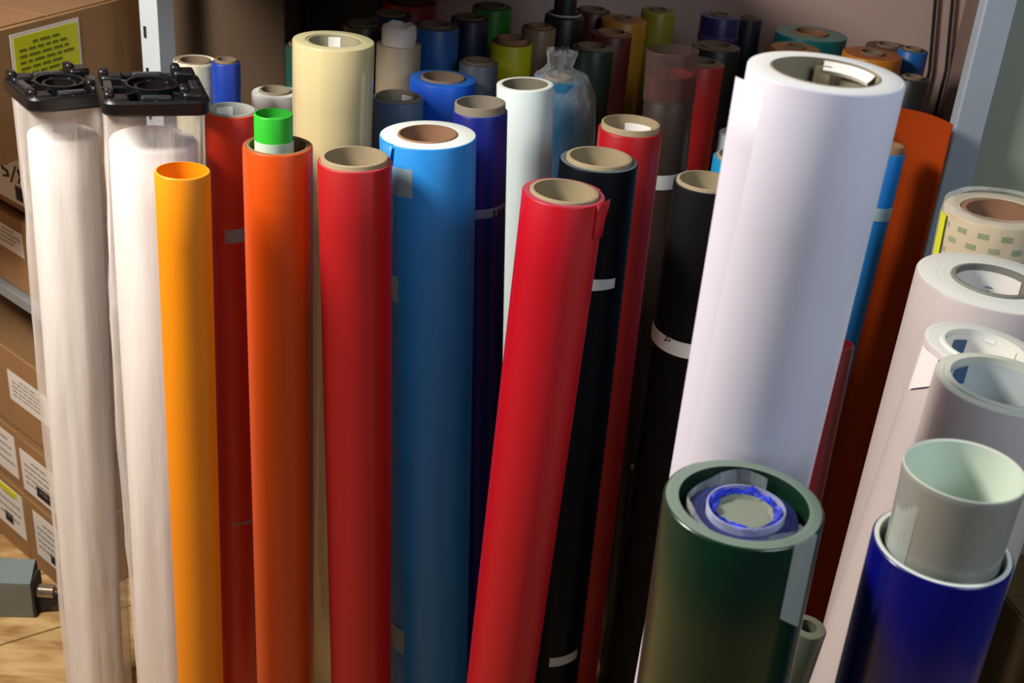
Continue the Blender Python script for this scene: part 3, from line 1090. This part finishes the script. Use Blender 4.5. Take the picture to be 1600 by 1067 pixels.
strokes(lb, [(0.9, 2, 0.1, 2), (0.1, 2, 0.1, 1.1), (0.1, 1.1, 0.8, 1.0), (0.8, 1.0, 0.9, 0.4), (0.9, 0.4, 0.1, 0.1),
             (1.2, -0.2, 2.1, 2.2), (2.4, 2, 3.0, 0.2), (3.0, 2, 2.3, 0.2), (3.3, 1.6, 3.9, 1.6), (3.6, 2.1, 3.6, 0.2), (3.6, 0.2, 4.1, 0.4)],
        0.026, 0.015, -0.178, 0.056)
box_c = carton('cardboard_box', 78, 372, 0.835, AZ, 0.46, 0.28, 0.155, 'brown box with small white label resting on the grey rack shelf')
sticker(box_c, -0.215, -0.105, 0.078, 0.128, lines=4)
box_d = carton('cardboard_box', 98, 607, 0.52, AZ, 0.52, 0.26, 0.19, 'wide brown box with one white label below the grey rack shelf')
sticker(box_d, -0.225, -0.060, 0.070, 0.140, lines=5)
box_e = carton('cardboard_box', 100, 738, 0.325, AZ, 0.195, 0.26, 0.14, 'small box with barcode label under the wide brown box')
sticker(box_e, -0.182, -0.030, 0.010, 0.112, lines=5, bar=(-0.125, -0.060, 0.020, 0.046))
pe = box_e.location + Matrix.Rotation(AZ, 3, 'Z') @ Vector((-0.20, 0.004, 0.14))


def px_of(p):
    d = p - CAM
    return (800 + d.dot(RT) / d.dot(FW) * F_PX, 533.5 - d.dot(UP) / d.dot(FW) * F_PX)


q = px_of(pe)
box_f = carton('cardboard_box', q[0], q[1], 0.325, AZ, 0.125, 0.26, 0.14, 'small box with plain label at the left picture edge beside the barcode box')
sticker(box_f, -0.11, -0.010, 0.016, 0.122, lines=4)
box_g = carton('cardboard_box', 108, 833, 0.181, AZ, 0.185, 0.26, 0.18, 'small box with grey printed label standing on the floor behind the coil')
sticker(box_g, -0.150, -0.015, 0.045, 0.160, lines=5, bar=(-0.090, -0.040, 0.055, 0.078))
pe = box_g.location + Matrix.Rotation(AZ, 3, 'Z') @ Vector((-0.19, 0.002, 0.18))
q = px_of(pe)
box_h = carton('cardboard_box', q[0], q[1], 0.181, AZ, 0.15, 0.26, 0.18, 'small box with green-edged label standing behind the grey metal case')
sticker(box_h, -0.128, -0.008, 0.050, 0.165, lines=4, bar=(-0.095, -0.06, 0.065, 0.09))
mb = MB()
mb.box(-0.11, -0.03, -0.0026, -0.0012, 0.148, 0.163)
mb.build('green_strip', plain('label_yellow_green', (0, 0, 0, 1)), box_h)

# grey rack: one shelf board and the pale post at the back
rp = empty('rack_post', at_y(247, 60, 2.32))
rp.location.z = 0
tag(rp, 'pale white-blue slotted metal post between the two big left boxes', 'post')
rk = empty('storage_rack', (box_c.location.x, box_c.location.y, 0))
tag(rk, 'grey metal rack shelf carrying the brown box at the left edge', 'rack')
GREYM = plain('rack_metal', rgb(150, 158, 164), 0.4, metal=0.3)
POSTM = plain('post_pale', rgb(206, 218, 228), 0.4)
mb = MB()
xf = Matrix.Rotation(R(-24), 4, 'Z')
t_ = 0.0016
mb.box(-0.022, 0.022, -0.022, -0.022 + t_, 0, 1.9, xf=xf)
mb.box(0.022 - t_, 0.022, -0.022, 0.022, 0, 1.9, xf=xf)
post = mb.build('upright', POSTM, rp, smooth=False)
mb = MB()
for k in range(22):
    z_ = 0.1 + 0.08 * k
    mb.box(-0.014, -0.008, -0.0235, -0.0222, z_, z_ + 0.022, xf=xf)
mb.build('slots', INK, post, smooth=False)
inv = rk.location
P3 = box_c.location
xf = Matrix.Translation(P3 - inv) @ Matrix.Rotation(AZ, 4, 'Z')
mb = MB()
mb.box(-0.48, 0.02, -0.015, 0.285, -0.024, -0.0005, xf=xf)
mb.build('shelf_board', GREYM, rk, bevel=0.002)
for cx, cy in ((-0.47, 0.277), (0.012, 0.277)):
    if cy == 0.0:
        continue
    mb = MB()
    mb.box(cx - 0.008, cx + 0.008, cy - 0.008, cy + 0.008, -P3.z, -0.024, xf=xf)
    mb.build('leg', GREYM, rk)

# big carton behind the post, its brown darkened to carry the shade
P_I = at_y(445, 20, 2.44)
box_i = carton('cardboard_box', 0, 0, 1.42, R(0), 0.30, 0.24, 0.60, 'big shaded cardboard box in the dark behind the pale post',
               mat=plain('cardboard_shaded', rgb(88, 70, 52), 0.85, var=0.2, scale=5), group='cardboard boxes at the left', z_hint=P_I)
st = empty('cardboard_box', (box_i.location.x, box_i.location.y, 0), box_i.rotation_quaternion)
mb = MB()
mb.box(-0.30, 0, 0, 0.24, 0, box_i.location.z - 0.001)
mb.build('carton', plain('cardboard_shaded', (0, 0, 0, 1)), st, bevel=0.003)
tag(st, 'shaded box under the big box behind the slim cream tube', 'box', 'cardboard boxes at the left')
kb = at_y(600, -30, 2.66)
cab = empty('shade_cabinet', (kb.x, 2.62, 0))  # black block added where the back wall lies in shade
tag(cab, 'added black cabinet standing in for wall shade behind the cream and navy rolls', 'cabinet')
mb = MB()
mb.box(-0.165, 0.0, 0.0, 0.14, 0, 1.38)
mb.build('body', plain('shade_cabinet_black', rgb(34, 30, 28), 0.6), cab, bevel=0.003)
mb = MB()
mb.box(-0.16, -0.005, -0.014, -0.0005, 0.02, 1.36)
dr = mb.build('door', plain('shade_cabinet_black', (0, 0, 0, 1)), cab, bevel=0.002)
mb = MB()
mb.tube([(-0.03, -0.015, 0.9), (-0.03, -0.03, 0.9), (-0.03, -0.03, 1.0), (-0.03, -0.015, 1.0)], 0.004)
mb.build('handle', GREYM, dr)

# grey metal case with coil on the floor
gc = at_z(54, 966, 0.0)
case = empty('metal_case', gc, Matrix.Rotation(R(4), 3, 'Z').to_quaternion())
tag(case, 'grey metal case on the floor in front of the small boxes', 'case')
mb = MB()
mb.box(-0.30, 0, 0, 0.055, 0, 0.088)
mb.build('shell', plain('case_grey', rgb(112, 116, 112), 0.45), case, bevel=0.003)
mb = MB()
mb.grid([[(-0.30, 0.0, 0.0885), (0.0, 0.0, 0.0885)], [(-0.30, 0.055, 0.110), (-0.004, 0.055, 0.110)], [(-0.30, 0.06, 0.1), (-0.004, 0.06, 0.1)], [(-0.30, 0.055, 0.085), (0.0, 0.055, 0.085)]], closed=False)
mb.build('lid', plain('case_lid', rgb(128, 142, 146), 0.35), case, smooth=False)
mb = MB()
mb.box(0.0005, 0.004, 0.001, 0.054, 0.002, 0.086)
mb.build('end_plate', INK, case)
cl = empty('metal_coil', at_z(56, 922, 0.05))
tag(cl, 'small shiny metal coil with black plug beside the grey metal case', 'coil')
mb = MB()
pts = []
for k in range(161):
    a = 2 * PI * k / 20
    pts.append((0.006 + 0.0042 * k / 20, 0.013 * math.cos(a), 0.013 * math.sin(a)))
mb.tube(pts, 0.0020, 6)
mb.build('coil', plain('steel', rgb(214, 206, 190), 0.25, metal=0.9), cl)
mb = MB()
mb.tube([(0.036, 0, 0), (0.06, 0, -0.004), (0.095, 0.004, -0.012)], 0.003, 8)
mb.build('pin', plain('steel', (0, 0, 0, 1)), cl)
mb = MB()
mb.grid([[(0.002, -0.012, -0.05), (0.052, -0.012, -0.022), (0.058, -0.012, -0.012), (0.002, -0.012, -0.012)],
         [(0.002, 0.015, -0.05), (0.05, 0.015, -0.022), (0.058, 0.015, -0.012), (0.002, 0.015, -0.012)]])
mb.face((0, 3, 2, 1))
mb.face((4, 5, 6, 7))
mb.build('bracket', INK, cl)

# ------------------------------------------------------------------ post, cables and added overhead shelf
pp = at_y(1562, 0, 1.80)
po = empty('steel_post', (pp.x, 1.80, 0))
tag(po, 'tall blue-grey painted square post beside the orange sheet at right', 'post')
mb = MB()
mb.box(-0.023, 0.023, -0.012, 0.018, 0, 2.7)
mb.build('post_body', plain('post_blue_grey', rgb(150, 162, 178), 0.45), po, bevel=0.003)
for (u, u2, lab) in ((1465, 1452, 'black cable hanging on the back wall, left of two'), (1492, 1478, 'black cable hanging on the back wall, right of two')):
    a = at_y(u, -40, 2.765)
    b = at_y(u2, 110, 2.76)
    mb = MB()
    mb.tube([(a.x + 0.01, 2.765, 2.2), (a.x, 2.765, a.z), (b.x + 0.002, 2.765, b.z), (b.x - 0.004, 2.762, 0.7), (b.x, 2.765, 0.05)], 0.004)
    o = mb.build('cable', INK)
    tag(o, lab, 'cable')

sf = empty('shade_shelf', (-0.25, 2.40, 1.42))  # unseen board added above the view to shade the back rows
tag(sf, 'added unseen shelf that keeps the back rows of rolls in shade', 'shelf')
mb = MB()
mb.box(-0.47, 0.40, -0.54, 0.37, 0.0, 0.025)
mb.build('board', CARD_D, sf, bevel=0.002)
for x_ in (-0.43, 0.36):
    mb = MB()
    mb.box(x_ - 0.01, x_ + 0.01, 0.355, 0.375, -0.02, 0.0)
    mb.box(x_ - 0.01, x_ + 0.01, -0.30, 0.36, -0.02, 0.0)
    mb.build('bracket', GREYM, sf)

br = empty('cardboard_box', (0.80, 1.40, 0), Matrix.Rotation(R(12), 3, 'Z').to_quaternion())  # box added to darken the dim space low at the right
tag(br, 'added dark brown box standing in for the dim space at the bottom right corner behind the navy roll', 'box')
mb = MB()
mb.box(0, 0.42, 0, 0.20, 0, 0.60)
mb.build('carton', plain('dim_corner_brown', rgb(84, 66, 38), 0.85, var=0.15), br, bevel=0.003)
mb = MB()
mb.box(0.002, 0.418, 0.002, 0.099, 0.60, 0.603)
mb.box(0.002, 0.418, 0.101, 0.198, 0.60, 0.603)
mb.build('lid_flap', plain('dim_corner_brown', (0, 0, 0, 1)), br)
